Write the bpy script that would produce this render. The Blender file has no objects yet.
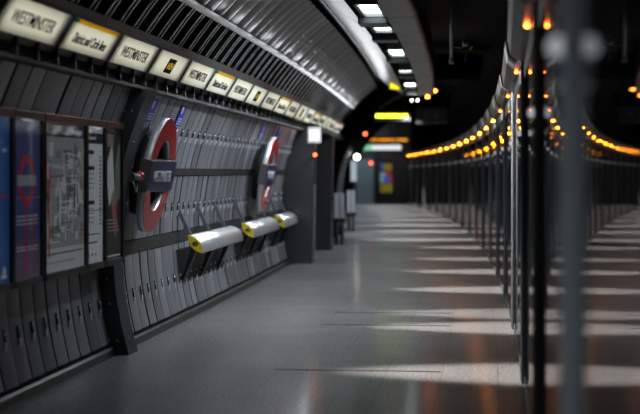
import bpy, bmesh, math, random
from math import sin, cos, atan, pi, sqrt, radians
from mathutils import Vector, Matrix
random.seed(7)
C = bpy.context.scene.collection
SC = bpy.context.scene

# ------------------------------------------------------------------ platform geometry
# The platform follows a wide left-hand curve.  s = metres along the screen doors,
# u = metres from the doors towards the tiled wall, v = height.
R = 448.0
PH0 = atan(.138)
A = .10
TU, TV, TR = .37, .88, 3.05          # centre and radius of the tunnel section


def phi(s):
    return PH0 - s / R


def P(s, u, v=0.0):
    ph = phi(s)
    cx, cy = A - R * cos(PH0), R * sin(PH0)
    r = R - u
    return Vector((cx + r * cos(ph), cy - r * sin(ph), v))


def wu(v, d=0.0):
    return TU + sqrt(max(0.0001, (TR - d) ** 2 - (v - TV) ** 2))


def slope(v):
    return math.asin((v - TV) / TR)


# ------------------------------------------------------------------ materials
MATS = {}


def mat(name, col=(.5, .5, .5), rough=.5, metal=0.0, spec=.5, emit=None, estr=0.0, coat=0.0, aniso=0.0):
    m = bpy.data.materials.new(name)
    m.use_nodes = True
    b = m.node_tree.nodes['Principled BSDF']
    b.inputs['Base Color'].default_value = (*col, 1)
    b.inputs['Roughness'].default_value = rough
    b.inputs['Metallic'].default_value = metal
    b.inputs['Specular IOR Level'].default_value = spec
    b.inputs['Coat Weight'].default_value = coat
    b.inputs['Anisotropic'].default_value = aniso
    if emit:
        b.inputs['Emission Color'].default_value = (*emit, 1)
        b.inputs['Emission Strength'].default_value = estr
    MATS[name] = m
    return m


def grime(m, scale=6.0, amount=.35, rough_amt=.15, detail=6):
    """cloudy wear on colour and roughness"""
    nt = m.node_tree
    b = nt.nodes['Principled BSDF']
    col = tuple(b.inputs['Base Color'].default_value)
    r0 = b.inputs['Roughness'].default_value
    tc = nt.nodes.new('ShaderNodeTexCoord')
    n = nt.nodes.new('ShaderNodeTexNoise')
    n.inputs['Scale'].default_value = scale
    n.inputs['Detail'].default_value = detail
    nt.links.new(tc.outputs['Object'], n.inputs['Vector'])
    mx = nt.nodes.new('ShaderNodeMix')
    mx.data_type = 'RGBA'
    mx.inputs['A'].default_value = tuple(c * (1 - amount) for c in col[:3]) + (1,)
    mx.inputs['B'].default_value = tuple(min(1, c * (1 + amount)) for c in col[:3]) + (1,)
    nt.links.new(n.outputs['Fac'], mx.inputs['Factor'])
    nt.links.new(mx.outputs['Result'], b.inputs['Base Color'])
    mr = nt.nodes.new('ShaderNodeMapRange')
    mr.inputs['To Min'].default_value = max(.02, r0 - rough_amt)
    mr.inputs['To Max'].default_value = min(1, r0 + rough_amt)
    nt.links.new(n.outputs['Fac'], mr.inputs['Value'])
    nt.links.new(mr.outputs['Result'], b.inputs['Roughness'])
    return m


def emis(name, col, strength):
    m = bpy.data.materials.new(name)
    m.use_nodes = True
    nt = m.node_tree
    for n in list(nt.nodes):
        nt.nodes.remove(n)
    e = nt.nodes.new('ShaderNodeEmission')
    e.inputs['Color'].default_value = (*col, 1)
    e.inputs['Strength'].default_value = strength
    o = nt.nodes.new('ShaderNodeOutputMaterial')
    nt.links.new(e.outputs[0], o.inputs[0])
    MATS[name] = m
    return m


def glass(name, tint=(1, 1, 1), rough=.02, wob=0.0, f0=.05, power=5.0, refl=(1, 1, 1)):
    m = bpy.data.materials.new(name)
    m.use_nodes = True
    nt = m.node_tree
    for n in list(nt.nodes):
        nt.nodes.remove(n)
    tr = nt.nodes.new('ShaderNodeBsdfTransparent')
    tr.inputs['Color'].default_value = (*tint, 1)
    gl = nt.nodes.new('ShaderNodeBsdfGlossy')
    gl.inputs['Color'].default_value = (*refl, 1)
    gl.inputs['Roughness'].default_value = rough
    geo = nt.nodes.new('ShaderNodeNewGeometry')
    dot = nt.nodes.new('ShaderNodeVectorMath')
    dot.operation = 'DOT_PRODUCT'
    nt.links.new(geo.outputs['Normal'], dot.inputs[0])
    nt.links.new(geo.outputs['Incoming'], dot.inputs[1])
    ab = nt.nodes.new('ShaderNodeMath')
    ab.operation = 'ABSOLUTE'
    nt.links.new(dot.outputs['Value'], ab.inputs[0])
    om = nt.nodes.new('ShaderNodeMath')
    om.operation = 'SUBTRACT'
    om.inputs[0].default_value = 1
    nt.links.new(ab.outputs[0], om.inputs[1])
    pw = nt.nodes.new('ShaderNodeMath')
    pw.operation = 'POWER'
    pw.inputs[1].default_value = power
    nt.links.new(om.outputs[0], pw.inputs[0])
    ma = nt.nodes.new('ShaderNodeMath')
    ma.operation = 'MULTIPLY_ADD'
    ma.use_clamp = True
    ma.inputs[1].default_value = 1 - f0
    ma.inputs[2].default_value = f0
    nt.links.new(pw.outputs[0], ma.inputs[0])
    mx = nt.nodes.new('ShaderNodeMixShader')
    nt.links.new(ma.outputs[0], mx.inputs[0])
    nt.links.new(tr.outputs[0], mx.inputs[1])
    nt.links.new(gl.outputs[0], mx.inputs[2])
    o = nt.nodes.new('ShaderNodeOutputMaterial')
    nt.links.new(mx.outputs[0], o.inputs[0])
    if wob:
        tc = nt.nodes.new('ShaderNodeTexCoord')
        nz = nt.nodes.new('ShaderNodeTexNoise')
        nz.inputs['Scale'].default_value = 3
        nt.links.new(tc.outputs['Object'], nz.inputs['Vector'])
        bp = nt.nodes.new('ShaderNodeBump')
        bp.inputs['Strength'].default_value = wob
        bp.inputs['Distance'].default_value = .02
        nt.links.new(nz.outputs['Fac'], bp.inputs['Height'])
        nt.links.new(bp.outputs['Normal'], gl.inputs['Normal'])
    MATS[name] = m
    return m


def louvre_mat(name, col, rough, metal, pitch, dark=.25, depth=.004):
    """fine horizontal louvres pressed in the sheet, pitch in metres along the UV's v"""
    m = mat(name, col, rough, metal)
    nt = m.node_tree
    b = nt.nodes['Principled BSDF']
    uv = nt.nodes.new('ShaderNodeUVMap')
    sx = nt.nodes.new('ShaderNodeSeparateXYZ')
    nt.links.new(uv.outputs[0], sx.inputs[0])
    d = nt.nodes.new('ShaderNodeMath'); d.operation = 'DIVIDE'; d.inputs[1].default_value = pitch
    nt.links.new(sx.outputs['Y'], d.inputs[0])
    f = nt.nodes.new('ShaderNodeMath'); f.operation = 'FRACT'
    nt.links.new(d.outputs[0], f.inputs[0])
    rp = nt.nodes.new('ShaderNodeValToRGB')
    rp.color_ramp.elements[0].position = .25
    rp.color_ramp.elements[0].color = (0, 0, 0, 1)
    rp.color_ramp.elements[1].position = .45
    rp.color_ramp.elements[1].color = (1, 1, 1, 1)
    nt.links.new(f.outputs[0], rp.inputs[0])
    # wear: cloudy tone and a per-sheet tone
    tc = nt.nodes.new('ShaderNodeTexCoord')
    nz = nt.nodes.new('ShaderNodeTexNoise'); nz.inputs['Scale'].default_value = 2.5; nz.inputs['Detail'].default_value = 5
    nt.links.new(tc.outputs['Object'], nz.inputs['Vector'])
    at = nt.nodes.new('ShaderNodeAttribute'); at.attribute_name = 'tone'
    mr = nt.nodes.new('ShaderNodeMapRange')
    mr.inputs['To Min'].default_value = .75; mr.inputs['To Max'].default_value = 1.2
    nt.links.new(nz.outputs['Fac'], mr.inputs['Value'])
    mu = nt.nodes.new('ShaderNodeMath'); mu.operation = 'MULTIPLY'
    nt.links.new(mr.outputs[0], mu.inputs[0]); nt.links.new(at.outputs['Fac'], mu.inputs[1])
    mx = nt.nodes.new('ShaderNodeMix'); mx.data_type = 'RGBA'
    mx.inputs['A'].default_value = (*[c * dark for c in col], 1)
    mx.inputs['B'].default_value = (*col, 1)
    nt.links.new(rp.outputs[0], mx.inputs['Factor'])
    vm = nt.nodes.new('ShaderNodeVectorMath'); vm.operation = 'SCALE'
    nt.links.new(mx.outputs['Result'], vm.inputs[0]); nt.links.new(mu.outputs[0], vm.inputs['Scale'])
    nt.links.new(vm.outputs[0], b.inputs['Base Color'])
    bp = nt.nodes.new('ShaderNodeBump'); bp.inputs['Strength'].default_value = .18; bp.inputs['Distance'].default_value = depth
    nt.links.new(rp.outputs[0], bp.inputs['Height'])
    nt.links.new(bp.outputs['Normal'], b.inputs['Normal'])
    return m


def tone_mat(name, col, rough, metal):
    m = mat(name, col, rough, metal)
    nt = m.node_tree
    b = nt.nodes['Principled BSDF']
    at = nt.nodes.new('ShaderNodeAttribute'); at.attribute_name = 'tone'
    vm = nt.nodes.new('ShaderNodeVectorMath'); vm.operation = 'SCALE'
    vm.inputs[0].default_value = col
    nt.links.new(at.outputs['Fac'], vm.inputs['Scale'])
    nt.links.new(vm.outputs[0], b.inputs['Base Color'])
    return m


def floor_mat():
    m = mat('floor_terrazzo', (.1, .1, .1), .22, 0, .28)
    nt = m.node_tree
    b = nt.nodes['Principled BSDF']
    uv = nt.nodes.new('ShaderNodeUVMap')
    n1 = nt.nodes.new('ShaderNodeTexNoise'); n1.inputs['Scale'].default_value = 48; n1.inputs['Detail'].default_value = 2
    n2 = nt.nodes.new('ShaderNodeTexNoise'); n2.inputs['Scale'].default_value = 1.3; n2.inputs['Detail'].default_value = 6
    n3 = nt.nodes.new('ShaderNodeTexVoronoi'); n3.inputs['Scale'].default_value = 38
    for n in (n1, n2, n3):
        nt.links.new(uv.outputs[0], n.inputs['Vector'])
    r = nt.nodes.new('ShaderNodeValToRGB')
    r.color_ramp.elements[0].position = .36; r.color_ramp.elements[0].color = (.032, .033, .034, 1)
    r.color_ramp.elements[1].position = .64; r.color_ramp.elements[1].color = (.20, .20, .197, 1)
    nt.links.new(n1.outputs['Fac'], r.inputs[0])
    # light chips
    chip = nt.nodes.new('ShaderNodeMath'); chip.operation = 'LESS_THAN'; chip.inputs[1].default_value = .12
    nt.links.new(n3.outputs['Distance'], chip.inputs[0])
    mc = nt.nodes.new('ShaderNodeMix'); mc.data_type = 'RGBA'
    mc.inputs['B'].default_value = (.3, .29, .28, 1)
    cf = nt.nodes.new('ShaderNodeMath'); cf.operation = 'MULTIPLY'; cf.inputs[1].default_value = .6
    nt.links.new(chip.outputs[0], cf.inputs[0])
    nt.links.new(cf.outputs[0], mc.inputs['Factor']); nt.links.new(r.outputs[0], mc.inputs['A'])
    # joints between the long slabs: u = .17, then every .413 m
    sx = nt.nodes.new('ShaderNodeSeparateXYZ'); nt.links.new(uv.outputs[0], sx.inputs[0])
    sb = nt.nodes.new('ShaderNodeMath'); sb.operation = 'SUBTRACT'; sb.inputs[1].default_value = .17 - .413 * 2
    nt.links.new(sx.outputs['Y'], sb.inputs[0])
    dv = nt.nodes.new('ShaderNodeMath'); dv.operation = 'DIVIDE'; dv.inputs[1].default_value = .413
    nt.links.new(sb.outputs[0], dv.inputs[0])
    fr = nt.nodes.new('ShaderNodeMath'); fr.operation = 'FRACT'; nt.links.new(dv.outputs[0], fr.inputs[0])
    lt = nt.nodes.new('ShaderNodeMath'); lt.operation = 'LESS_THAN'; lt.inputs[1].default_value = .013
    nt.links.new(fr.outputs[0], lt.inputs[0])
    # cross joints every 1.24 m (fine)
    dv2 = nt.nodes.new('ShaderNodeMath'); dv2.operation = 'DIVIDE'; dv2.inputs[1].default_value = 1.24
    nt.links.new(sx.outputs['X'], dv2.inputs[0])
    fr2 = nt.nodes.new('ShaderNodeMath'); fr2.operation = 'FRACT'; nt.links.new(dv2.outputs[0], fr2.inputs[0])
    lt2 = nt.nodes.new('ShaderNodeMath'); lt2.operation = 'LESS_THAN'; lt2.inputs[1].default_value = -1
    nt.links.new(fr2.outputs[0], lt2.inputs[0])
    mxl = nt.nodes.new('ShaderNodeMath'); mxl.operation = 'MAXIMUM'
    nt.links.new(lt.outputs[0], mxl.inputs[0]); nt.links.new(lt2.outputs[0], mxl.inputs[1])
    mj = nt.nodes.new('ShaderNodeMix'); mj.data_type = 'RGBA'; mj.inputs['B'].default_value = (.03, .03, .03, 1)
    nt.links.new(mxl.outputs[0], mj.inputs['Factor']); nt.links.new(mc.outputs['Result'], mj.inputs['A'])
    nt.links.new(mj.outputs['Result'], b.inputs['Base Color'])
    mr = nt.nodes.new('ShaderNodeMapRange'); b.inputs['Coat Weight'].default_value = .26; b.inputs['Coat Roughness'].default_value = .12; b.inputs['Coat IOR'].default_value = 1.45
    mr.inputs['To Min'].default_value = .34; mr.inputs['To Max'].default_value = .55
    nt.links.new(n2.outputs['Fac'], mr.inputs['Value']); nt.links.new(mr.outputs[0], b.inputs['Roughness'])
    bp = nt.nodes.new('ShaderNodeBump'); bp.inputs['Strength'].default_value = .08; bp.inputs['Distance'].default_value = .003
    nt.links.new(n1.outputs['Fac'], bp.inputs['Height']); nt.links.new(bp.outputs['Normal'], b.inputs['Normal'])
    return m


floor_mat()
louvre_mat('panel_louvre', (.44, .455, .49), .34, .6, .0175, .66)
tone_mat('vault_metal', (.42, .42, .43), .38, .75)
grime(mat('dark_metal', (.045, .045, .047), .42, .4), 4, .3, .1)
grime(mat('pilaster_metal', (.06, .063, .066), .38, .5), 3, .25, .1)
mat('black', (.008, .008, .009), .55)
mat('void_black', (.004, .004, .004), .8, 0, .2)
mat('band_black', (.005, .005, .005), .6, 0, .0)
mat('fin_metal', (.7, .7, .7), .4, .5)
grime(mat('rail_metal', (.3, .31, .32), .42, .8), 8, .2, .1)
grime(mat('trunking', (.11, .11, .108), .4, .5), 4, .3, .1)
mat('latch_metal', (.8, .82, .86), .3, .5)
emis('indicator', (.9, .95, 1.0), .4)
mat('chrome', (.85, .86, .88), .14, 1)
grime(mat('brushed_steel', (.76, .77, .80), .32, .8), 14, .08, .06)
mat('arm_metal', (.20, .215, .24), .35, .7)
grime(mat('strut_black', (.02, .02, .022), .4, .3), 6, .2, .1)
grime(mat('back_grey', (.05, .05, .05), .5, .3), 5, .3, .1)
grime(mat('cap_yellow', (.78, .60, .02), .35), 20, .1, .08)
mat('cap_mark', (.04, .035, .01), .5)
grime(mat('fascia', (.125, .132, .155), .3, .2), 1, .08, .03)
grime(mat('soffit', (.105, .1, .092), .32, .4), 3, .15, .08)
mat('roundel_red', (.42, .022, .028), .3, 0, .5, coat=.3)
mat('roundel_blue', (.016, .018, .085), .3, 0, .5, coat=.3)
grime(mat('roundel_rim', (.68, .70, .72), .3, .4), 8, .1, .08)
mat('casing_grey', (.16, .16, .16), .35, .4)
mat('white_paint', (.75, .75, .78), .4)
mat('sign_blue', (.03, .04, .45), .35, coat=.2)
mat('lettering_dark', (.018, .01, .035), .5)
mat('lettering_black', (.012, .012, .012), .5)
mat('plate_black', (.004, .004, .004), .8, 0, .1)
mat('box_white', (.8, .8, .8), .6)


def translucent(name, col):
    m = bpy.data.materials.new(name)
    m.use_nodes = True
    nt = m.node_tree
    for n in list(nt.nodes):
        nt.nodes.remove(n)
    t = nt.nodes.new('ShaderNodeBsdfTranslucent'); t.inputs['Color'].default_value = (*col, 1)
    d = nt.nodes.new('ShaderNodeBsdfDiffuse'); d.inputs['Color'].default_value = (*col, 1)
    x = nt.nodes.new('ShaderNodeMixShader'); x.inputs[0].default_value = .25
    nt.links.new(t.outputs[0], x.inputs[1]); nt.links.new(d.outputs[0], x.inputs[2])
    o = nt.nodes.new('ShaderNodeOutputMaterial'); nt.links.new(x.outputs[0], o.inputs[0])
    MATS[name] = m


translucent('sign_face', (.95, .95, .88))
translucent('sign_yellow', (.95, .66, .02))
translucent('sign_green', (.05, .40, .06))
emis('pictogram_yellow', (1.0, .62, .03), .45)
emis('lamp_white', (.86, .97, 1.0), 7.0)
emis('amber_lamp', (1.0, .15, .015), 38.0)
emis('amber_lamp_far', (1.0, .26, .008), 210.0)
emis('display_lime', (.80, 1.0, .03), 6.0)
emis('display_amber', (1.0, .36, .02), 1.3)
emis('lit_white', (.93, .95, 1.0), .9)
emis('lit_green', (.3, .9, .55), .7)
emis('lit_red', (1.0, .10, .04), 9.0)
emis('lit_warm', (1.0, .9, .8), 10.0)
emis('lit_pink', (1.0, .8, .76), 2.0)
emis('lit_cool', (.75, .85, 1.0), .5)
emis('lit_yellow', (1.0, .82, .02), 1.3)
mat('poster_blue', (.02, .13, .45), .4)
mat('poster_navy', (.07, .09, .26), .4)
mat('poster_plum', (.14, .10, .20), .4)
mat('poster_red', (.5, .03, .05), .4)
mat('poster_grey', (.34, .37, .39), .4)
mat('poster_pale', (.6, .65, .68), .4)
mat('poster_green', (.16, .20, .17), .4)
mat('poster_tan', (.27, .23, .19), .4)
mat('poster_white', (.72, .77, .84), .4)
mat('poster_dark', (.02, .02, .025), .4)
mat('poster_ink', (.03, .035, .07), .4)
grime(mat('frame_black', (.022, .021, .02), .35, .4), 10, .3, .1)
grime(mat('frame_rust', (.12, .055, .042), .35, .3), 10, .25, .1)
glass('glazing', (1, 1, 1), .03, 0, .03)
glass('door_glass', (.80, .83, .84), .012, .012, .05, 5.2, (.66, .64, .64))
grime(mat('mullion_steel', (.17, .195, .215), .4, .2), 3, .15, .08)
grime(mat('stile_dark', (.085, .095, .105), .35, .3), 3, .15, .08)
grime(mat('header_grey', (.085, .085, .085), .36, .6), 5, .25, .1)
mat('red_plastic', (.5, .015, .015), .3, coat=.3)
mat('cable_black', (.02, .02, .02), .5)
grime(mat('bench_pale', (.55, .57, .63), .35, .4), 6, .1, .08)
mat('door_panel', (.30, .40, .46), .4, .1)
mat('hanging_grey', (.10, .10, .10), .45, .2)
mat('hanging_letter', (.35, .35, .35), .5)


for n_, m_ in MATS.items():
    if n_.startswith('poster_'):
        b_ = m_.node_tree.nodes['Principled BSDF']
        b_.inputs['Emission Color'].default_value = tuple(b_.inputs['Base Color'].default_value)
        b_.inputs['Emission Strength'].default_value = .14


# ------------------------------------------------------------------ mesh builder
class MB:
    def __init__(self):
        self.v, self.f, self.mi, self.uv, self.tone, self.sm = [], [], [], [], [], []
        self.mats = []

    def m(self, name):
        if name not in self.mats:
            self.mats.append(name)
        return self.mats.index(name)

    def face(self, pts, mname, uvs=None, tone=1.0, smooth=False):
        b = len(self.v)
        self.v += [tuple(p) for p in pts]
        self.f.append(list(range(b, b + len(pts))))
        self.mi.append(self.m(mname))
        self.uv.append(uvs or [(0, 0)] * len(pts))
        self.tone.append(tone)
        self.sm.append(smooth)

    def box(self, x0, x1, y0, y1, z0, z1, mname, T=None):
        p = [Vector((x, y, z)) for z in (z0, z1) for y in (y0, y1) for x in (x0, x1)]
        if T is not None:
            p = [T @ q for q in p]
        for idx in ((0, 2, 3, 1), (4, 5, 7, 6), (0, 1, 5, 4), (2, 6, 7, 3), (0, 4, 6, 2), (1, 3, 7, 5)):
            self.face([p[i] for i in idx], mname)

    def bbox(self, x0, x1, y0, y1, z0, z1, mname, bev=.004, T=None, seg=2):
        bm = bmesh.new()
        bmesh.ops.create_cube(bm, size=1)
        for v in bm.verts:
            v.co = Vector((x0 + (v.co.x + .5) * (x1 - x0), y0 + (v.co.y + .5) * (y1 - y0), z0 + (v.co.z + .5) * (z1 - z0)))
        bmesh.ops.bevel(bm, geom=bm.edges[:], offset=bev, segments=seg, affect='EDGES', profile=.5)
        self.addbm(bm, mname, T)

    def addbm(self, bm, mname, T=None, smooth=False):
        bm.normal_update()
        for f in bm.faces:
            pts = [v.co.copy() for v in f.verts]
            if T is not None:
                pts = [T @ q for q in pts]
            self.face(pts, mname, smooth=smooth)
        bm.free()

    def prism(self, prof, y0, y1, mname, capname=None, T=None, cap=True):
        """closed (x, z) profile, counter-clockwise seen from -y, pushed along y"""
        n = len(prof)
        a = [Vector((x, y0, z)) for x, z in prof]
        b = [Vector((x, y1, z)) for x, z in prof]
        if T is not None:
            a = [T @ q for q in a]; b = [T @ q for q in b]
        for i in range(n):
            j = (i + 1) % n
            self.face([a[i], a[j], b[j], b[i]], mname)
        if cap:
            self.face(a[::-1], capname or mname)
            self.face(b, capname or mname)

    def tube(self, pts, r, mname, n=10, cap=True):
        pts = [Vector(p) for p in pts]
        rings = []
        for i, p in enumerate(pts):
            d = (pts[min(i + 1, len(pts) - 1)] - pts[max(i - 1, 0)]).normalized()
            up = Vector((0, 0, 1)) if abs(d.z) < .9 else Vector((1, 0, 0))
            a = d.cross(up).normalized(); b = d.cross(a).normalized()
            rr = r[i] if isinstance(r, (list, tuple)) else r
            rings.append([p + a * rr * cos(2 * pi * k / n) + b * rr * sin(2 * pi * k / n) for k in range(n)])
        for i in range(len(rings) - 1):
            for k in range(n):
                j = (k + 1) % n
                self.face([rings[i][k], rings[i][j], rings[i + 1][j], rings[i + 1][k]], mname, smooth=True)
        if cap:
            self.face(rings[0][::-1], mname); self.face(rings[-1], mname)

    def ring(self, ro, ri, d0, d1, mname, rim=None, inner=None, n=48, T=None):
        """flat ring in the local y-z plane, front face at x=d1, back at x=d0"""
        def q(r, k, x):
            a = 2 * pi * k / n
            p = Vector((x, r * cos(a), r * sin(a)))
            return T @ p if T is not None else p
        for k in range(n):
            j = k + 1
            self.face([q(ri, k, d1), q(ro, k, d1), q(ro, j, d1), q(ri, j, d1)], mname)
            self.face([q(ri, j, d0), q(ro, j, d0), q(ro, k, d0), q(ri, k, d0)], rim or mname)
            self.face([q(ro, k, d0), q(ro, j, d0), q(ro, j, d1), q(ro, k, d1)], rim or mname, smooth=True)
            self.face([q(ri, j, d0), q(ri, k, d0), q(ri, k, d1), q(ri, j, d1)], inner or rim or mname, smooth=True)

    def disc(self, r, d0, d1, mname, n=32, T=None):
        def q(rr, k, x):
            a = 2 * pi * k / n
            p = Vector((x, rr * cos(a), rr * sin(a)))
            return T @ p if T is not None else p
        self.face([q(r, k, d1) for k in range(n)], mname)
        self.face([q(r, k, d0) for k in range(n)][::-1], mname)
        for k in range(n):
            self.face([q(r, k, d0), q(r, k + 1, d0), q(r, k + 1, d1), q(r, k, d1)], mname, smooth=True)

    def sphere(self, c, r, mname, T=None, sc=(1, 1, 1), u=12, v=8):
        bm = bmesh.new()
        bmesh.ops.create_uvsphere(bm, u_segments=u, v_segments=v, radius=r)
        for q in bm.verts:
            q.co = Vector((q.co.x * sc[0] + c[0], q.co.y * sc[1] + c[1], q.co.z * sc[2] + c[2]))
        self.addbm(bm, mname, T, smooth=True)

    def mesh(self, name):
        me = bpy.data.meshes.new(name)
        me.from_pydata(self.v, [], self.f)
        for n in self.mats:
            me.materials.append(MATS[n])
        me.polygons.foreach_set('material_index', self.mi)
        me.polygons.foreach_set('use_smooth', self.sm)
        ul = me.uv_layers.new(name='UVMap')
        ul.data.foreach_set('uv', [c for f in self.uv for q in f for c in q])
        at = me.attributes.new('tone', 'FLOAT', 'FACE')
        at.data.foreach_set('value', self.tone)
        bm = bmesh.new(); bm.from_mesh(me)
        bmesh.ops.remove_doubles(bm, verts=bm.verts, dist=1e-5)
        bm.to_mesh(me); bm.free()
        me.update()
        return me

    def build(self, name, parent=None):
        o = bpy.data.objects.new(name, self.mesh(name))
        C.objects.link(o)
        if parent:
            o.parent = parent
        return o


def frame(s, u, v=0.0):
    """local frame on the platform: +x towards the doors, +y along the platform, +z up"""
    return Matrix.Translation(P(s, u, v)) @ Matrix.Rotation(-phi(s), 4, 'Z')


def thing(name, label, cat, s, u, v=0.0, group=None):
    o = bpy.data.objects.new(name, None)
    C.objects.link(o)
    o.empty_display_size = .1
    o.matrix_world = frame(s, u, v)
    o['label'] = label
    o['category'] = cat
    if group:
        o['group'] = group
    return o


def struct(o):
    o['kind'] = 'structure'
    return o


def dup(o, name=None):
    c = o.copy()
    C.objects.link(c)
    return c


def copy_tree(root, s, u, v, label, group=None):
    r = root.copy(); C.objects.link(r)
    r.matrix_world = frame(s, u, v)
    r['label'] = label
    if group:
        r['group'] = group
    for ch in root.children:
        c = ch.copy(); C.objects.link(c); c.parent = r
        for g in ch.children:
            d = g.copy(); C.objects.link(d); d.parent = c
    return r


def text_part(name, body, size, mname, parent, M, width=None, off=.0, height=None):
    """flat raised lettering; M maps text x/y plane (x right, y up) to parent space"""
    cu = bpy.data.curves.new('txt', 'FONT')
    cu.body = body; cu.size = size; cu.offset = off
    cu.align_x = 'CENTER'; cu.align_y = 'CENTER'
    cu.extrude = .0015; cu.resolution_u = 3
    to = bpy.data.objects.new('txt', cu)
    C.objects.link(to)
    dg = bpy.context.evaluated_depsgraph_get()
    me = bpy.data.meshes.new_from_object(to.evaluated_get(dg))
    bpy.data.objects.remove(to)
    xs = [v.co.x for v in me.vertices]; ys = [v.co.y for v in me.vertices]
    kx = width / (max(xs) - min(xs)) if width else 1
    ky = height / (max(ys) - min(ys)) if height else 1
    cx = (max(xs) + min(xs)) / 2
    cy = (max(ys) + min(ys)) / 2
    for v in me.vertices:
        v.co = M @ Vector(((v.co.x - cx) * kx, (v.co.y - cy) * ky, v.co.z))
    me.materials.clear(); me.materials.append(MATS[mname])
    me.name = name
    o = bpy.data.objects.new(name, me)
    C.objects.link(o)
    o.parent = parent
    return o


def facing(x, tilt=0.0):
    """text on a face that looks along local +x; reading direction is +y"""
    B = Matrix(((0, 0, 1, 0), (1, 0, 0, 0), (0, 1, 0, 0), (0, 0, 0, 1)))   # text x->y, y->z, z->x
    return Matrix.Translation((x, 0, 0)) @ B


ORD = ['first', 'second', 'third', 'fourth', 'fifth', 'sixth', 'seventh', 'eighth', 'ninth', 'tenth', 'eleventh', 'twelfth',
       'thirteenth', 'fourteenth', 'fifteenth', 'sixteenth', 'seventeenth', 'eighteenth', 'nineteenth', 'twentieth',
       'twenty-first', 'twenty-second', 'twenty-third']


# ------------------------------------------------------------------ swept setting
def sweep(mb, prof, s0, s1, mname, ds=1.0, caps=False, smooth=False):
    """(u, v) polyline swept along the curve; front face looks to the right of travel along prof"""
    n = max(1, int(round((s1 - s0) / ds)))
    acc = [0]
    for i in range(1, len(prof)):
        acc.append(acc[-1] + math.hypot(prof[i][0] - prof[i - 1][0], prof[i][1] - prof[i - 1][1]))
    for k in range(n):
        a = s0 + (s1 - s0) * k / n; b = s0 + (s1 - s0) * (k + 1) / n
        for i in range(len(prof) - 1):
            mb.face([P(a, *prof[i]), P(b, *prof[i]), P(b, *prof[i + 1]), P(a, *prof[i + 1])], mname,
                    [(a, acc[i]), (b, acc[i]), (b, acc[i + 1]), (a, acc[i + 1])], smooth=smooth)
    if caps:
        mb.face([P(s0, *q) for q in prof], mname)
        mb.face([P(s1, *q) for q in prof][::-1], mname)


def solid(name, prof, s0, s1, mname, ds=1.0, parent=None):
    mb = MB()
    sweep(mb, prof + [prof[0]], s0, s1, mname, ds)
    mb.face([P(s0, *q) for q in prof], mname)
    mb.face([P(s1, *q) for q in prof][::-1], mname)
    o = mb.build(name, parent)
    if not parent:
        struct(o)
    return o


# floor: u is the UV's second axis so that the slab joints follow the curve
mb = MB()
us = [-.05, .585, 1.2, 1.85, 2.6, 3.6]
n = 74
for k in range(n):
    a, b = -1 + k, k
    for i in range(len(us) - 1):
        mb.face([P(a, us[i]), P(b, us[i]), P(b, us[i + 1]), P(a, us[i + 1])][::-1], 'floor_terrazzo',
                [(a, us[i]), (b, us[i]), (b, us[i + 1]), (a, us[i + 1])][::-1])
floor = struct(mb.build('floor'))
# the three dark movement joints let into the slabs
for s_ in (11.28, 14.66, 15.98):
    g = MB()
    for (ua, ub) in ((.60, 1.2), (1.2, 1.86)):
        T = frame(s_, (ua + ub) / 2, 0)
        w = (ub - ua) / 2
        g.box(-w, w, -.022, .022, .0005, .003, 'black', T)
    g.build('movement_joint', floor)

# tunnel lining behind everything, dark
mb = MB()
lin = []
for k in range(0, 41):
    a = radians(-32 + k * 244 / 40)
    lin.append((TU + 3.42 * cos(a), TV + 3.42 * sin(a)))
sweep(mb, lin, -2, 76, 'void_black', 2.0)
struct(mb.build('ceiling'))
# track bed
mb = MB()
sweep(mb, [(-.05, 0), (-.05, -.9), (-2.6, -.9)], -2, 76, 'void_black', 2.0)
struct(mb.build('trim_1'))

# wall: three rows of curved louvred sheets on a dark backing
WALL0, WALL1 = 6.0, 24.35
rows = [(.10, .765), (.895, 1.455), (1.535, 2.17)]
mb = MB()
sweep(mb, [(wu(v, -.03), v) for v in [2.2 - 2.2 * i / 14 for i in range(15)]], WALL0, WALL1, 'black', .8)
wall = struct(mb.build('wall_left'))
pitch = .30
npan = int((WALL1 - WALL0) / pitch)
for ri, (v0, v1) in enumerate(rows):
    mb = MB()
    for k in range(npan):
        a = WALL0 + k * pitch + (.012 if k % 2 else .018)
        b = WALL0 + (k + 1) * pitch - (.012 if k % 2 == 0 else .018)
        j = random.uniform(-.004, .004); j2 = random.uniform(-.006, .006)
        tone = random.uniform(.6, 1.2)
        m_ = 10
        vs = [v0 + (v1 - v0) * i / m_ for i in range(m_ + 1)]
        for i in range(m_):
            va, vb = vs[i], vs[i + 1]
            for t in range(4):
                x0, x1 = t / 4, (t + 1) / 4
                sa, sb = a + (b - a) * x0, a + (b - a) * x1
                da = j + j2 * x0 - .007 * 4 * x0 * (1 - x0); db = j + j2 * x1 - .007 * 4 * x1 * (1 - x1)
                q = [P(sa, wu(va) + da, va), P(sb, wu(va) + db, va), P(sb, wu(vb) + db, vb), P(sa, wu(vb) + da, vb)]
                mb.face(q[::-1], 'panel_louvre', [(sa, va), (sb, va), (sb, vb), (sa, vb)][::-1], tone)
        # returned edges
        for (e, du) in ((a, j), (b, j + j2)):
            for i in range(m_):
                va, vb = vs[i], vs[i + 1]
                q = [P(e, wu(va) + du, va), P(e, wu(va) + .025, va), P(e, wu(vb) + .025, vb), P(e, wu(vb) + du, vb)]
                mb.face(q if e == a else q[::-1], 'panel_louvre', [(0, 0)] * 4, tone * .6)
        for (vv, fl) in ((v0, 0), (v1, 1)):
            q = [P(a, wu(vv) + j, vv), P(b, wu(vv) + j + j2, vv), P(b, wu(vv) + .025, vv), P(a, wu(vv) + .025, vv)]
            mb.face(q if fl else q[::-1], 'panel_louvre', [(0, 0)] * 4, tone)
    mb.build('panel_row', wall)
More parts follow.
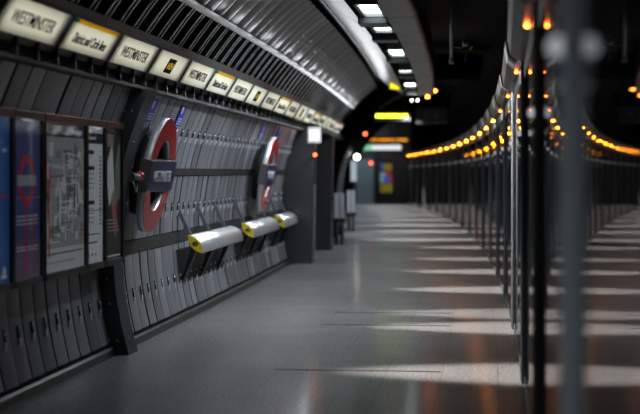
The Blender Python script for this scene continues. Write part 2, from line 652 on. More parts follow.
# the two dark rails and the foot of the wall
for (v0, v1, d, mm) in ((.775, .885, .012, 'dark_metal'), (1.465, 1.525, .015, 'dark_metal')):
    pr = [(wu(v0, d), v0), (wu(v1, d), v1), (wu(v1) + .03, v1), (wu(v0) + .03, v0)]
    m2 = MB(); sweep(m2, pr + [pr[0]], WALL0, WALL1, mm, .8); m2.build('rail', wall)
pr = [(3.27, 0), (3.27, .06), (3.29, .075), (3.42, .075), (3.42, 0)]
m2 = MB()
k = WALL0
while k < WALL1 - .1:
    e = min(k + .6, WALL1)
    sweep(m2, pr + [pr[0]], k + .004, e - .004, 'frame_black', .6)
    k = e
struct(m2.build('baseboard_left'))

# latches: dark slot with a chrome tongue
lb = MB()
lb.bbox(-.004, .006, -.012, .012, -.02, .07, 'black', .003)
lb.bbox(.0, .014, -.014, .014, -.07, -.01, 'latch_metal', .004, Matrix.Rotation(radians(10), 4, 'Y'))
lb.sphere((.006, 0, .045), .011, 'latch_metal')
latch_mesh = lb.mesh('panel_latch')
latches = []
for vv in (.40, 1.12, 1.86):
    for k in range(npan):
        s_ = WALL0 + (k + .5) * pitch
        if s_ < 8.7 or 11.9 < s_ < 12.5:
            continue
        if vv > 1 and s_ < 12.0:
            continue
        if vv == 1.12 and (12.8 < s_ < 13.95 or 20.0 < s_ < 21.2):
            continue
        latches.append((s_, vv))
latches.sort()
near, far = latches[:98], latches[98:]
for s_, vv in near:
    o = bpy.data.objects.new('panel_latch', latch_mesh); C.objects.link(o)
    o.parent = wall
    o.matrix_world = frame(s_, wu(vv, .013), vv) @ Matrix.Rotation(slope(vv), 4, 'Y')
if far:
    fm = MB()
    # the more distant latches
    for s_, vv in far:
        T = frame(s_, wu(vv, .013), vv) @ Matrix.Rotation(slope(vv), 4, 'Y')
        fm.box(-.004, .006, -.012, .012, -.02, .07, 'black', T)
        fm.box(.0, .014, -.014, .014, -.07, -.01, 'latch_metal', T)
        fm.sphere((.006, 0, .045), .011, 'latch_metal', T, u=8, v=6)
    o = fm.build('panel_latch', wall)
    o['kind'] = 'stuff'

# dark recess above the wall up to the sign trunking, with brackets
mb = MB()
sweep(mb, [(3.14, 2.18), (3.14, 2.32), (3.02, 2.44)][::-1], WALL0, 33, 'black', 1)
tr = struct(mb.build('trim_2'))
pr = [(3.10, 2.175), (3.04, 2.175), (3.04, 2.20), (3.10, 2.20)]
m2 = MB(); sweep(m2, pr + [pr[0]], WALL0, 24.4, 'black', 1); m2.build('ledge', tr)
br = MB()
k = 7.0
while k < 32:
    T = frame(k, 3.05, 2.2)
    br.box(-.02, .02, -.012, .012, -.0, .14, 'dark_metal', T)
    k += .42
br.build('bracket', tr)
# trunking that carries the signs
pr = [(3.06, 2.275), (3.02, 2.36), (2.945, 2.505), (2.872, 2.51), (2.862, 2.575), (2.98, 2.59), (3.1, 2.4)]
solid('trim_3', pr, WALL0, 33.0, 'trunking', 1)

# dark ribbed band and its bright fins
mb = MB()
bandv = [2.58 + .29 * i / 4 for i in range(5)]
sweep(mb, [(wu(v, -.004), v) for v in bandv[::-1]], WALL0, 33, 'band_black', .42)
band = struct(mb.build('trim_4'))
fb = MB()
k = WALL0
i = 0
while k < 32.9:
    for off, w, hgt in ((0, .006, .005), (.11, .004, .003)):
        for q in range(4):
            va, vb = bandv[q], bandv[q + 1]
            T = None
            a, b = k + off - w, k + off + w
            for (uu0, uu1, s0_, s1_) in ((0, 0, a, b),):
                fb.face([P(a, wu(va, hgt), va), P(a, wu(vb, hgt), vb), P(b, wu(vb, hgt), vb), P(b, wu(va, hgt), va)], 'fin_metal')
                fb.face([P(a, wu(va, -.005), va), P(a, wu(vb, -.005), vb), P(a, wu(vb, hgt), vb), P(a, wu(va, hgt), va)], 'fin_metal')
                fb.face([P(b, wu(va, hgt), va), P(b, wu(vb, hgt), vb), P(b, wu(vb, -.005), vb), P(b, wu(va, -.005), va)], 'fin_metal')
    k += .42
fb.build('fin', band)
# rail between the band and the vault
pr = [(wu(2.86, -.02), 2.862), (wu(2.87, .04), 2.872), (wu(2.89, .04), 2.888), (wu(2.91, -.02), 2.90)]
solid('trim_5', pr[::-1], WALL0, 33.0, 'dark_metal', 1)

# vault: slightly bowed metal sheets
mb = MB()
vv = [2.90 + .46 * i / 8 for i in range(9)]
k = WALL0; i = 0
while k < 32.9:
    tone = random.uniform(.85, 1.08) * (1 if i % 2 else .9)
    a, b = k + .032, k + .42 - .032
    m_ = 8
    for q in range(8):
        va, vb = vv[q], vv[q + 1]
        for t in range(m_):
            x0, x1 = t / m_, (t + 1) / m_
            s0_, s1_ = a + (b - a) * x0, a + (b - a) * x1
            d0 = .030 * 4 * x0 * (1 - x0) - .024; d1 = .030 * 4 * x1 * (1 - x1) - .024
            mb.face([P(s0_, wu(va, d0), va), P(s0_, wu(vb, d0), vb), P(s1_, wu(vb, d1), vb), P(s1_, wu(va, d1), va)],
                    'vault_metal', None, tone, True)
    k += .42; i += 1
vault = struct(mb.build('wall_vault'))
bk = MB()
sweep(bk, [(wu(v, -.04), v) for v in vv[::-1]], WALL0, 33, 'black', 1)
bk.build('backing', vault)
fx = MB()
k = WALL0
while k < 32.9:
    for vq in (3.10, 3.14):
        for off in (.13, .29):
            fx.sphere(tuple(P(k + off, wu(vq, .004), vq)), .007, 'fin_metal', u=6, v=4)
    k += .42
o = fx.build('fixing', vault); o['kind'] = 'stuff'

# dark ledges between vault and fascia
solid('trim_6', [(2.25, 3.34), (2.19, 3.36), (2.19, 3.41), (2.25, 3.40)], WALL0, 33, 'dark_metal', 1)
solid('trim_7', [(2.14, 3.46), (2.08, 3.44), (2.08, 3.48), (2.14, 3.52)], WALL0, 33, 'dark_metal', 1)
# pale curved fascia left of the lamp slot, in lengths with open seams
fpro = []
for i in range(9):
    t = i / 8
    fpro.append((2.05 + (1.55 - 2.05) * t, 3.42 + (3.07 - 3.42) * t - .03 * sin(pi * t)))
back = [(u + .02, v + .03) for u, v in fpro[::-1]]
mb = MB()
k = 5.0
while k < 30:
    e = k + 3.68
    prof = (fpro + back)
    sweep(mb, prof + [prof[0]], k + .02, min(e, 30.5) - .02, 'fascia', .92)
    for ss, fl in ((k + .02, 0), (min(e, 30.5) - .02, 1)):
        q = [P(ss, *x) for x in prof]
        mb.face(q if not fl else q[::-1], 'fascia')
    k = e
struct(mb.build('ceiling_fascia'))
# black slot
mb = MB()
sweep(mb, [(1.56, 3.09), (1.56, 3.5), (1.22, 3.5), (1.22, 3.07)], 5, 31, 'black', 1)
struct(mb.build('trim_8'))
# grey soffit in lengths, with a rolled outer edge
spro = [(1.24, 3.06)] + [(1.24 - .26 * i / 4, 3.05) for i in range(5)] + \
       [(.98 - .05 * sin(radians(a)), 3.10 - .05 * cos(radians(a))) for a in (20, 45, 70, 90)] + [(.93, 3.42), (.96, 3.42), (.96, 3.11), (1.24, 3.09)]
mb = MB()
k = 5.7
while k < 30.5:
    e = k + 3.1
    sweep(mb, spro + [spro[0]], k + .02, min(e, 30.8) - .02, 'soffit', .78)
    for ss, fl in ((k + .02, 0), (min(e, 30.8) - .02, 1)):
        q = [P(ss, *x) for x in spro]
        mb.face(q if not fl else q[::-1], 'soffit')
    k = e
struct(mb.build('ceiling_soffit'))
# crossbeams in the slot
mb = MB()
for s_, z0 in ((13.1, 3.02), (15.45, 3.0), (17.6, 3.02), (20.9, 3.02), (24.6, 3.04), (28.6, 3.04)):
    T = frame(s_, 1.395, 0)
    mb.bbox(-.15, .15, -.28, .05, z0, 3.2, 'pilaster_metal', .01, T)
struct(mb.build('trim_9'))

# ------------------------------------------------------------------ pilasters and portal
mb = MB()
pv = [0, .25, .5, .75, 1.0, 1.25, 1.5, 1.75, 2.0, 2.18]
prof = [(wu(v, .12), v) for v in pv] + [(wu(v, -.05), v) for v in pv[::-1]]
sweep(mb, prof + [prof[0]], 12.02, 12.34, 'pilaster_metal', .4)
for i in range(len(pv) - 1):
    for ss, fl in ((12.02, 0), (12.34, 1)):
        q = [P(ss, wu(pv[i], .12), pv[i]), P(ss, wu(pv[i + 1], .12), pv[i + 1]), P(ss, wu(pv[i + 1], -.05), pv[i + 1]), P(ss, wu(pv[i], -.05), pv[i])]
        mb.face(q if not fl else q[::-1], 'pilaster_metal')
pil = struct(mb.build('trim_10'))
bb = MB()
for v in (.12, .42, .62, 1.0, 1.4, 1.75, 2.0):
    for du in (.06, .13):
        bb.sphere(tuple(P(12.015, wu(v, .12) + du, v)), .009, 'chrome', u=8, v=6)
    bb.sphere(tuple(P(12.18, wu(v, .12) - .002, v)), .008, 'chrome', u=8, v=6)
bb.build('bolt', pil)

solid('wall_portal', [(2.92, 0), (2.90, 1.2), (2.88, 2.2), (3.5, 2.2), (3.5, 0)], 24.42, 24.95, 'pilaster_metal', .5)
solid('trim_11', [(2.885, .05), (2.870, 1.3), (2.895, 1.3), (2.915, .05)], 24.55, 24.62, 'rail_metal', .5)
solid('trim_12', [(2.92, 0), (2.90, 1.2), (2.88, 2.2), (3.5, 2.2), (3.5, 0)], 28.8, 29.3, 'dark_metal', .5)
solid('trim_13', [(2.88, 2.2), (2.9, 2.3), (3.4, 2.3), (3.4, 2.2)], 24.42, 33, 'dark_metal', 1)
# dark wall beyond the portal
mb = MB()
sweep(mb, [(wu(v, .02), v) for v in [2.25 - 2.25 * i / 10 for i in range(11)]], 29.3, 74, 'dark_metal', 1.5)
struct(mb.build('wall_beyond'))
# dark arches across the tunnel
for nm, s0_, s1_, d0, vend in (('trim_14', 33.1, 34.6, .30, 3.75), ('trim_15', 49.5, 50.5, .34, 3.7)):
    outer = []; inner = []
    for i in range(22):
        a = radians(-16.8 + i * (16.8 + 100) / 21)
        inner.append((TU + (TR - d0) * cos(a), TV + (TR - d0) * sin(a)))
        outer.append((TU + (TR + .2) * cos(a), TV + (TR + .2) * sin(a)))
    m3 = MB()
    for ss, fl in ((s0_, 0), (s1_, 1)):
        for i in range(21):
            q = [P(ss, *inner[i]), P(ss, *inner[i + 1]), P(ss, *outer[i + 1]), P(ss, *outer[i])]
            m3.face(q if not fl else q[::-1], 'band_black')
    sweep(m3, inner[::-1], s0_, s1_, 'band_black', .8)
    struct(m3.build(nm))
# head wall
solid('wall_end', [(-.2, 0), (-.2, 3.9), (3.5, 3.9), (3.5, 0)], 72.0, 72.3, 'dark_metal', 1)
d1 = solid('door_1', [(1.62, 0.0), (1.62, 2.1), (2.45, 2.1), (2.45, 0)], 71.85, 71.98, 'door_panel', 1)
hb = MB()
hb.tube([frame(71.8, 1.75, .9) @ Vector((0, 0, 0)), frame(71.8, 1.75, 1.15) @ Vector((0, 0, 0))], .02, 'chrome')
hb.box(-.03, .03, -.02, .1, .95, 1.1, 'rail_metal', frame(71.83, 1.75, 0))
hb.build('door_handle', d1)
solid('trim_16', [(1.36, 0), (1.36, 2.4), (1.56, 2.4), (1.56, 0)], 71.2, 71.98, 'black', 1)

# ------------------------------------------------------------------ line frieze signs
SP = 1.26
S0 = 7.96


def sign_root(s_, label, group):
    r = thing('frieze_sign', label, 'sign', s_ + SP / 2, 2.90, 2.39, group)
    h = SP / 2
    b = MB()
    b.bbox(-.062, -.056, -h + .03, h - .035, -.112, .112, 'box_white', .002, TILT)
    b.bbox(-.06, .008, -h + .03, -h + .045, -.112, .112, 'casing_grey', .004, TILT)
    b.bbox(-.06, .008, h - .055, h - .035, -.112, .112, 'casing_grey', .004, TILT)
    b.bbox(-.06, .003, -h + .045, h - .055, .109, .115, 'casing_grey', .002, TILT)
    b.bbox(-.06, .003, -h + .045, h - .055, -.115, -.109, 'casing_grey', .002, TILT)
    b.build('casing', r)
    return r


TILT = Matrix.Rotation(radians(31), 4, 'Y')


def sign_face(r, yellow=False):
    h = SP / 2
    f = MB()
    y0, y1 = -h + .045, h - .055
    if not yellow:
        f.box(-.004, .002, y0, y1, -.109, .109, 'sign_face', TILT)
    else:
        f.box(-.004, .002, y0, y1, -.109, .082, 'sign_face', TILT)
        f.box(-.004, .002, y0, y0 + .13, .082, .109, 'sign_green', TILT)
        f.box(-.004, .002, y0 + .13, y1, .082, .109, 'sign_yellow', TILT)
    f.build('face_panel', r)


def sign_lamp(s_):
    """the tube inside each light box"""
    l = bpy.data.lights.new('sign_tube', 'AREA')
    l.energy = SIGN_W; l.color = (1, .99, .9)
    l.shape = 'RECTANGLE'; l.size = .19; l.size_y = 1.0
    o = bpy.data.objects.new('sign_tube', l)
    C.objects.link(o)
    o.matrix_world = frame(s_ + SP / 2, 2.90, 2.39) @ TILT @ Matrix.Translation((-.053, 0, .01)) @ Matrix.Rotation(-pi / 2, 4, 'Y')


SIGN_W = .60
protos = {}
seq = ['W', 'D', 'W', 'I']
counts = {'W': 0, 'D': 0, 'I': 0}
GR = {'W': 'station name frieze signs', 'D': 'line direction frieze signs', 'I': 'way out frieze signs'}
nW = 0
for i in range(20):
    kind = seq[i % 4]
    s_ = S0 + i * SP
    if s_ + SP > 33.05:
        break
    sign_lamp(s_)
    o_ = ORD[counts[kind]]
    counts[kind] += 1
    if kind == 'W':
        lab = 'lit white WESTMINSTER frieze sign, %s such sign from the near end' % o_
        if i == 0:
            lab = 'lit white WESTMINSTER frieze sign, the nearest, cut by the left edge'
    elif kind == 'D':
        lab = 'lit frieze sign with yellow top stripe, %s such sign from the near end' % o_
    else:
        lab = 'lit frieze sign with small black plate, %s such sign from the near end' % o_
    if kind in protos:
        copy_tree(protos[kind], s_ + SP / 2, 2.90, 2.39, lab, GR[kind])
        continue
    r = sign_root(s_, lab, GR[kind])
    sign_face(r, kind == 'D')
    M = TILT @ facing(.005)
    if kind == 'W':
        text_part('lettering', 'WESTMINSTER', .1, 'lettering_dark', r, M @ Matrix.Translation((-.01, .0, 0)), width=.80, off=.0005, height=.085)
    elif kind == 'D':
        text_part('lettering', 'District and Circle lines', .09, 'lettering_dark', r, M @ Matrix.Translation((0, -.015, 0)), width=.80, off=.0012, height=.074)
    else:
        p = MB()
        p.box(.003, .006, -.135, .135, -.066, .066, 'plate_black', TILT)
        p.build('plate', r)
        g = MB()
        for y in (-.085, .085):
            g.box(.006, .008, y - .012, y + .012, -.028, .028, 'pictogram_yellow', TILT)
        g.ring(.034, .018, .006, .008, 'pictogram_yellow', n=20, T=TILT)
        g.box(.006, .008, -.09, -.02, -.005, .005, 'pictogram_yellow', TILT)
        g.box(.006, .008, .02, .09, -.005, .005, 'pictogram_yellow', TILT)
        g.build('pictogram', r)
    protos[kind] = r

# ------------------------------------------------------------------ poster frames
PZ0, PZ1 = .76, 1.90
PU = 3.2


def poster(s0_, s1_, label, art):
    sm = (s0_ + s1_) / 2
    h = (s1_ - s0_) / 2
    r = thing('poster_frame', label, 'poster', sm, PU, PZ0)
    H = PZ1 - PZ0
    b = MB()
    x0, x1 = -.12, .0
    b.bbox(x0, x1, -h, -h + .035, 0, H - .055, 'frame_black', .006)
    b.bbox(x0, x1, h - .035, h, 0, H - .055, 'frame_black', .006)
    b.bbox(x0, x1, -h + .045, h - .045, 0, .05, 'frame_black', .006)
    b.box(x0, x0 + .03, -h + .03, h - .03, .03, H - .03, 'frame_black')
    b.build('frame', r)
    t = MB()
    t.bbox(x0, x1 + .004, -h, h, H - .055, H, 'frame_rust', .008)
    t.build('head_strip', r)
    w = h - .035
    p = MB()
    art(p, -w, w, .05, H - .055)
    p.build('poster_sheet', r)
    gl = MB()
    gl.box(-.012, -.008, -w, w, .05, H - .055, 'glazing')
    gl.build('glazing_pane', r)
    return r


XS = -.022


def layer(p, y0, y1, z0, z1, m, k=1):
    p.box(XS, XS + .0015 * k, y0, y1, z0, z1, m)


def art_blue(p, a, b, z0, z1):
    layer(p, a, b, z0, z1, 'poster_blue')
    T = Matrix.Translation((XS, (a + b) / 2 - .10, z0 + .60))
    p.ring(.17, .13, .002, .004, 'poster_white', T=T)
    layer(p, (a + b) / 2 - .18, (a + b) / 2 + .16, z0 + .76, z0 + .765, 'poster_ink', 4)
    for i, z in enumerate((.40, .36, .325)):
        for k in range(4):
            y = a + .06 + k * .11
            layer(p, y, y + .075, z0 + z, z0 + z + .016, 'poster_pale', 3)
    layer(p, a, b, z0 + .53, z0 + .545, 'poster_red', 2)
    layer(p, b - .12, b - .08, z0 + .03, z0 + .10, 'poster_white', 3)
    layer(p, b - .16, b - .06, z0 + .03, z0 + .05, 'poster_white', 3)


def art_roundel(p, a, b, z0, z1):
    layer(p, a, b, z0, z1, 'poster_navy')
    layer(p, a, b, z0, z0 + .25, 'poster_plum', 2)
    c = (a + b) / 2 - .01
    T = Matrix.Translation((XS, c, z1 - .40))
    p.ring(.165, .115, .003, .005, 'poster_red', T=T)
    layer(p, c - .19, c + .19, z1 - .435, z1 - .365, 'poster_grey', 5)
    layer(p, c - .012, c + .012, z0 + .02, z1 - .56, 'poster_red', 4)
    layer(p, c + .14, c + .148, z0 + .02, z1 - .62, 'poster_red', 4)
    layer(p, a, b, z0 + .52, z0 + .526, 'poster_grey', 3)
    for z in (.40, .375, .35, .2, .18):
        layer(p, a + .05, b - .06, z0 + z, z0 + z + .007, 'poster_pale', 3)


def art_map(p, a, b, z0, z1):
    layer(p, a, b, z0, z1, 'poster_grey')
    layer(p, a, b, z1 - .10, z1, 'poster_ink', 2)
    for k in range(6):
        layer(p, b - .34 + k * .05, b - .34 + k * .05 + .035, z1 - .075, z1 - .045, 'poster_pale', 3)
    layer(p, a, b, z0, z0 + .16, 'poster_pale', 2)
    rnd = random.Random(3)
    for i in range(70):
        y = rnd.uniform(a + .02, b - .14); z = rnd.uniform(z0 + .19, z1 - .22)
        w = rnd.uniform(.03, .12); hh = rnd.uniform(.02, .11)
        layer(p, y, y + w, z, z + hh, rnd.choice(['poster_pale', 'poster_pale', 'poster_green', 'poster_tan', 'poster_grey']), 2 + i * .02)
    for i in range(26):
        y = rnd.uniform(a + .02, b - .02)
        z = rnd.uniform(z0 + .18, z1 - .4)
        layer(p, y, y + .006, z, z + rnd.uniform(.08, .3), rnd.choice(['poster_white', 'poster_white', 'poster_ink', 'poster_red']), 4)
        z = rnd.uniform(z0 + .18, z1 - .14); y = rnd.uniform(a + .02, b - .3)
        layer(p, y, y + rnd.uniform(.08, .28), z, z + .006, rnd.choice(['poster_white', 'poster_ink', 'poster_white']), 4)
    layer(p, a + .10, a + .115, z0 + .10, z1 - .3, 'poster_red', 5)
    layer(p, a + .03, b - .04, z0 + .12, z0 + .128, 'poster_ink', 4)
    for k in range(9):
        layer(p, a + .05 + k * .08, a + .10 + k * .08, z0 + .06, z0 + .066, 'poster_ink', 4)
    for k in range(3):
        layer(p, b - .07, b - .045, z0 + .22 + k * .035, z0 + .24 + k * .035, 'poster_red', 5)


def art_line(p, a, b, z0, z1):
    layer(p, a, b, z0, z1, 'poster_white')
    layer(p, a, b, z1 - .05, z1, 'poster_pale', 2)
    layer(p, a, b, z1 - .13, z1 - .05, 'poster_ink', 2)
    for k in range(4):
        layer(p, a + .04 + k * .06, a + .08 + k * .06, z1 - .10, z1 - .08, 'poster_white', 3)
    for k in range(5):
        layer(p, a + .04 + k * .035, a + .065 + k * .035, z1 - .21, z1 - .18, 'poster_ink', 3)
    for zz in (.30, .56):
        layer(p, a + .03, a + .22, z1 - zz - .03, z1 - zz, 'poster_ink', 3)
        for q in range(4):
            for k in range(4):
                layer(p, a + .03 + k * .045, a + .065 + k * .045, z1 - zz - .065 - q * .035, z1 - zz - .055 - q * .035, 'poster_grey', 3)
    for k in range(18):
        z = z1 - .24 - k * .030
        layer(p, b - .085, b - .05, z, z + .015, 'poster_ink', 3)
    layer(p, a, b, z1 - .64, z1 - .63, 'lit_line', 2)
    layer(p, a + .05, b - .08, z0 + .215, z0 + .222, 'poster_ink', 3)
    layer(p, a + .05, a + .06, z0 + .19, z0 + .22, 'poster_ink', 3)
    for k in range(7):
        layer(p, a + .03 + k * .042, a + .055 + k * .042, z0 + .15, z0 + .163, 'poster_ink', 3)
    for k in range(3):
        layer(p, a + .06 + k * .1, a + .08 + k * .1, z0 + .05, z0 + .075, 'poster_ink', 3)


mat('lit_line', (.65, .58, .2), .5)  # plain yellow-tan stripe on the line diagram


def art_photo(p, a, b, z0, z1):
    layer(p, a, b, z0, z1, 'poster_dark')
    rnd = random.Random(11)
    # a pale slanting building with a warm base, generic
    def poly(pts, m, k):
        x = XS + .0015 * k
        p.face([Vector((x, y, z)) for y, z in pts], m)
    w = b - a
    poly([(a + .05 * w, z1 - .30), (a + .45 * w, z1 - .12), (a + .6 * w, z1 - .5), (a + .25 * w, z1 - .62)], 'poster_pale', 2)
    poly([(a + .35 * w, z1 - .55), (a + .62 * w, z1 - .45), (a + .78 * w, z0 + .22), (a + .6 * w, z0 + .16)], 'poster_tan', 3)
    poly([(a + .62 * w, z1 - .30), (a + .92 * w, z1 - .10), (a + .95 * w, z1 - .55), (a + .7 * w, z1 - .60)], 'poster_green', 2)
    poly([(a + .55 * w, z0 + .42), (a + .72 * w, z0 + .47), (a + .7 * w, z0 + .20), (a + .6 * w, z0 + .20)], 'poster_red', 4)
    poly([(a + .1 * w, z1 - .04), (a + .55 * w, z1 - .05), (a + .5 * w, z1 - .13), (a + .12 * w, z1 - .15)], 'poster_tan', 3)
    for k in range(4):
        layer(p, a + .05, b - .06 - .03 * k, z0 + .22 + k * .028, z0 + .229 + k * .028, 'poster_grey', 4)
    layer(p, a + .04, b - .04, z0 + .02, z0 + .027, 'poster_white', 4)


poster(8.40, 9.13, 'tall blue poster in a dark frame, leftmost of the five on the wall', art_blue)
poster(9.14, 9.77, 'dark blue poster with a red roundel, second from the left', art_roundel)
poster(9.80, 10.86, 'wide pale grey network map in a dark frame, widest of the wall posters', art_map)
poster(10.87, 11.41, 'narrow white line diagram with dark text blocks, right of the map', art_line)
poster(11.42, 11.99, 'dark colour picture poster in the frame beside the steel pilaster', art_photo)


# ------------------------------------------------------------------ roundels
def roundel(s_, label):
    v = 1.47
    r = thing('station_roundel', label, 'roundel', s_, wu(v, .21), v, 'wall roundels')
    T = Matrix.Rotation(slope(v), 4, 'Y')
    b = MB()
    b.ring(.515, .315, -.045, .018, 'roundel_rim', 'roundel_rim', n=64, T=T)
    b.build('ring', r)
    f = MB()
    f.ring(.513, .318, .0185, .022, 'roundel_red', n=64, T=T)
    f.build('red_band', r)
    q = MB()
    q.bbox(-.06, .036, -.53, .53, -.140, .140, 'casing_grey', .006, T)
    bar = q.build('name_bar', r)
    q = MB()
    q.box(.036, .040, -.515, .515, -.128, .128, 'roundel_blue', T)
    q.build('name_plate', bar)
    text_part('lettering', 'WESTMINSTER', .12, 'white_paint', bar, T @ facing(.0415), width=.72, off=.0, height=.10)
    m = MB()
    m.ring(.38, .32, -.15, -.046, 'black', n=40, T=T)
    m.bbox(-.15, -.062, -.33, .33, -.06, .06, 'black', .01, T)
    m.build('mount', r)
    return r


r1 = roundel(13.05, 'red ring roundel with blue WESTMINSTER bar, the near one beside the first pilaster')
copy_tree(r1, 20.4, wu(1.47, .21), 1.47, 'red ring roundel with blue name bar, the far one above the second perch seat', 'wall roundels')


# ------------------------------------------------------------------ small blue signs
def blue_sign(s_, label):
    v = 2.04
    r = thing('blue_sign', label, 'sign', s_, wu(v, .012), v, 'small blue wall signs')
    T = Matrix.Rotation(slope(v), 4, 'Y')
    b = MB(); b.bbox(-.006, .004, -.12, .12, -.105, .105, 'sign_blue', .003, T); b.build('plate', r)
    g = MB()
    g.ring(.038, .026, .004, .006, 'white_paint', n=20, T=T @ Matrix.Translation((0, -.04, .055)))
    g.box(.004, .006, -.044, -.036, .03, .08, 'white_paint', T)
    g.build('symbol', r)
    g = MB()
    for k in range(3):
        for j in range(3):
            g.box(.004, .006, -.085 + j * .06, -.045 + j * .06, -.035 - k * .025, -.024 - k * .025, 'white_paint', T)
    g.build('lettering', r)
    return r


b1 = blue_sign(12.93, 'small blue notice with white print at the top right of the first pilaster')
copy_tree(b1, 14.22, wu(2.04, .012), 2.04, 'small blue notice with white print right of the near roundel')
copy_tree(b1, 19.95, wu(2.04, .012), 2.04, 'small blurred blue notice left of the far roundel top')
copy_tree(b1, 21.75, wu(2.04, .012), 2.04, 'small blurred blue notice right of the far roundel top')

# red-capped device on the wall
r = thing('emergency_plunger', 'small red-capped device with a looped cable on the first pilaster edge beside the near roundel', 'plunger', 12.40, wu(1.47, .13), 1.46)
b = MB(); b.bbox(-.03, .02, -.058, -.0, -.05, .04, 'casing_grey', .006); b.build('base', r)
b = MB(); b.tube([(.015, -.06, .0), (.04, -.02, .0), (.05, .02, .0)], .03, 'rail_metal', 14); b.build('body', r)
b = MB(); b.tube([(.03, .0, .005), (.055, .06, .005), (.06, .085, .005)], [.038, .045, .03], 'red_plastic', 14); b.build('cap', r)
b = MB(); b.tube([(.02, -.05, -.03), (.03, -.04, -.09), (.03, .0, -.13), (.03, .04, -.12), (.03, .05, -.08), (.03, .02, -.05)], .008, 'rail_metal', 8); b.build('cable', r)


# ------------------------------------------------------------------ perch seats
def lens(n=10):
    a = Vector((-.075, 0.09)); c = Vector((.075, -.095))     # local (x, z): back top, front bottom
    d = (c - a); nrm = Vector((-d.y, d.x)).normalized()
    if nrm.x < 0:
        nrm = -nrm
    L = []
    for i in range(n + 1):
        t = i / n
        L.append(a + d * t + nrm * .052 * sin(pi * t))
    for i in range(1, n):
        t = 1 - i / n
        L.append(a + d * t - nrm * .045 * sin(pi * t))
    return [(p.x, p.y) for p in L]


def seat(s0_, s1_, arms, label):
    sm = (s0_ + s1_) / 2; h = (s1_ - s0_) / 2
    u0, v0 = 3.21, .765
    r = thing('perch_seat', label, 'seat', sm, u0, v0, 'yellow-ended perch seats')
    pr = lens()
    b = MB()
    b.prism(pr, -h + .012, h - .012, 'brushed_steel')
    o = b.build('seat_bar', r)
    for p in o.data.polygons:
        p.use_smooth = len(p.vertices) == 4
    for y0, y1 in ((-h, -h + .012), (h - .012, h)):
        c = MB(); c.prism([(x * (1.04 if y0 < 0 else .98), z * (1.04 if y0 < 0 else .98)) for x, z in pr], y0, y1, 'cap_yellow')
        sg = -1 if y0 < 0 else 1
        Y = y0 if sg < 0 else y1
        Tm = Matrix.Translation((0.002, Y, 0)) @ Matrix.Rotation(-pi / 2 * sg * -1, 4, 'Z')
        c.ring(.026, .015, 0, .003, 'cap_mark', n=20, T=Tm)
        c.box(0, .004, -.034, .034, -.006, .006, 'cap_mark', Tm)
        c.build('end_cap', r)
    for sa in arms:
        y = sa - sm
        wv = 1.13
        xw = u0 - wu(wv) + .002
        a = MB()
        p0 = Vector((xw, y, wv - v0)); p1 = Vector((-.068, y, .085))
        a.prism([(p0.x, p0.z + .03), (p0.x, p0.z - .045), (p1.x - .01, p1.z - .05), (p1.x + .012, p1.z)], y - .035, y + .035, 'arm_metal')
        a.bbox(xw - .004, xw + .012, y - .06, y + .06, wv - v0 - .06, wv - v0 + .05, 'arm_metal', .004)
        a.build('support_arm', r)
        g = MB()
        wv2 = .36
        xw2 = u0 - wu(wv2) + .002
        g.prism([(xw2, wv2 - v0 + .03), (xw2, wv2 - v0 - .03), (-.005, -.08), (-.05, -.02)], y - .04, y + .04, 'strut_black')
        g.build('support_strut', r)
    k = MB()
    za, zb = .36 - v0, .70 - v0
    k.prism([(u0 - wu(.36, .012), za), (u0 - wu(.70, .012), zb), (u0 - wu(.70, .004), zb), (u0 - wu(.36, .004), za)][::-1], -h + .02, h - .02, 'back_grey')
    k.build('back_plate', r)  # thin dark sheet on the wall below the seat bar
    return r


seat(15.12, 17.9, (15.25, 16.35, 17.45), 'brushed steel perch seat with yellow end cap, the nearest of three')
seat(18.8, 21.55, (19.0, 20.1, 21.1), 'brushed steel perch seat with yellow end cap, middle of the three')
seat(22.25, 24.3, (22.6, 23.75), 'brushed steel perch seat with yellow end cap, against the dark portal')

# ------------------------------------------------------------------ things beyond the portal
def pale_bench(s_, u, label, n, w, z0, z1):
    r = thing('panel_bench', label, 'bench', s_, u, 0, 'pale panelled benches')
    for i in range(n):
        b = MB()
        x = (i - n / 2) * w
        b.bbox(x + .01, x + w - .012, -.03, .03, z0, z1, 'bench_pale', .01)
        b.build('panel', r)
        g = MB()
        xm = x + w / 2
        g.prism([(xm - .03, 0), (xm + .03, 0), (xm + .03, z0 + .02), (xm - .03, z0 + .02)], -.05, .3, 'strut_black')
        g.build('leg', r)
    b = MB(); b.bbox(-n / 2 * w - .03, n / 2 * w + .02, .03, .35, z0 - .06, z0, 'strut_black', .01); b.build('rail', r)
    return r


pale_bench(31.0, 2.94, 'pale three-panel metal bench on dark legs beyond the dark portal', 3, .115, .53, 1.06)
pale_bench(38.2, 2.92, 'smaller blurred pale metal bench farther behind the first one', 2, .11, .45, 1.03)

r = thing('projecting_sign', 'small lit white box sign projecting from the dark portal', 'sign', 24.40, 2.875, 2.10)
b = MB(); b.bbox(-.11, .11, -.06, .0, -.135, .135, 'white_paint', .012); b.build('box', r)
b = MB(); b.box(-.075, .075, -.064, -.06, -.085, .085, 'lit_pink'); b.build('lit_panel', r)
b = MB(); b.ring(.055, .04, 0, .004, 'lit_red', n=20, T=Matrix.Translation((0, -.064, 0)) @ Matrix.Rotation(-pi / 2, 4, 'Z')); b.build('ring', r)


def lamp(name, label, s_, u, v, rad, mname, cat='lamp'):
    r = thing(name, label, cat, s_, u, v)
    b = MB(); b.sphere((0, 0, 0), rad, mname, sc=(1, .6, 1)); b.build('lens', r)
    b = MB(); b.tube([(0, rad * .4, 0), (0, rad * .4 + .06, 0)], rad * 1.15, 'black', 14); b.build('holder', r)
    return r


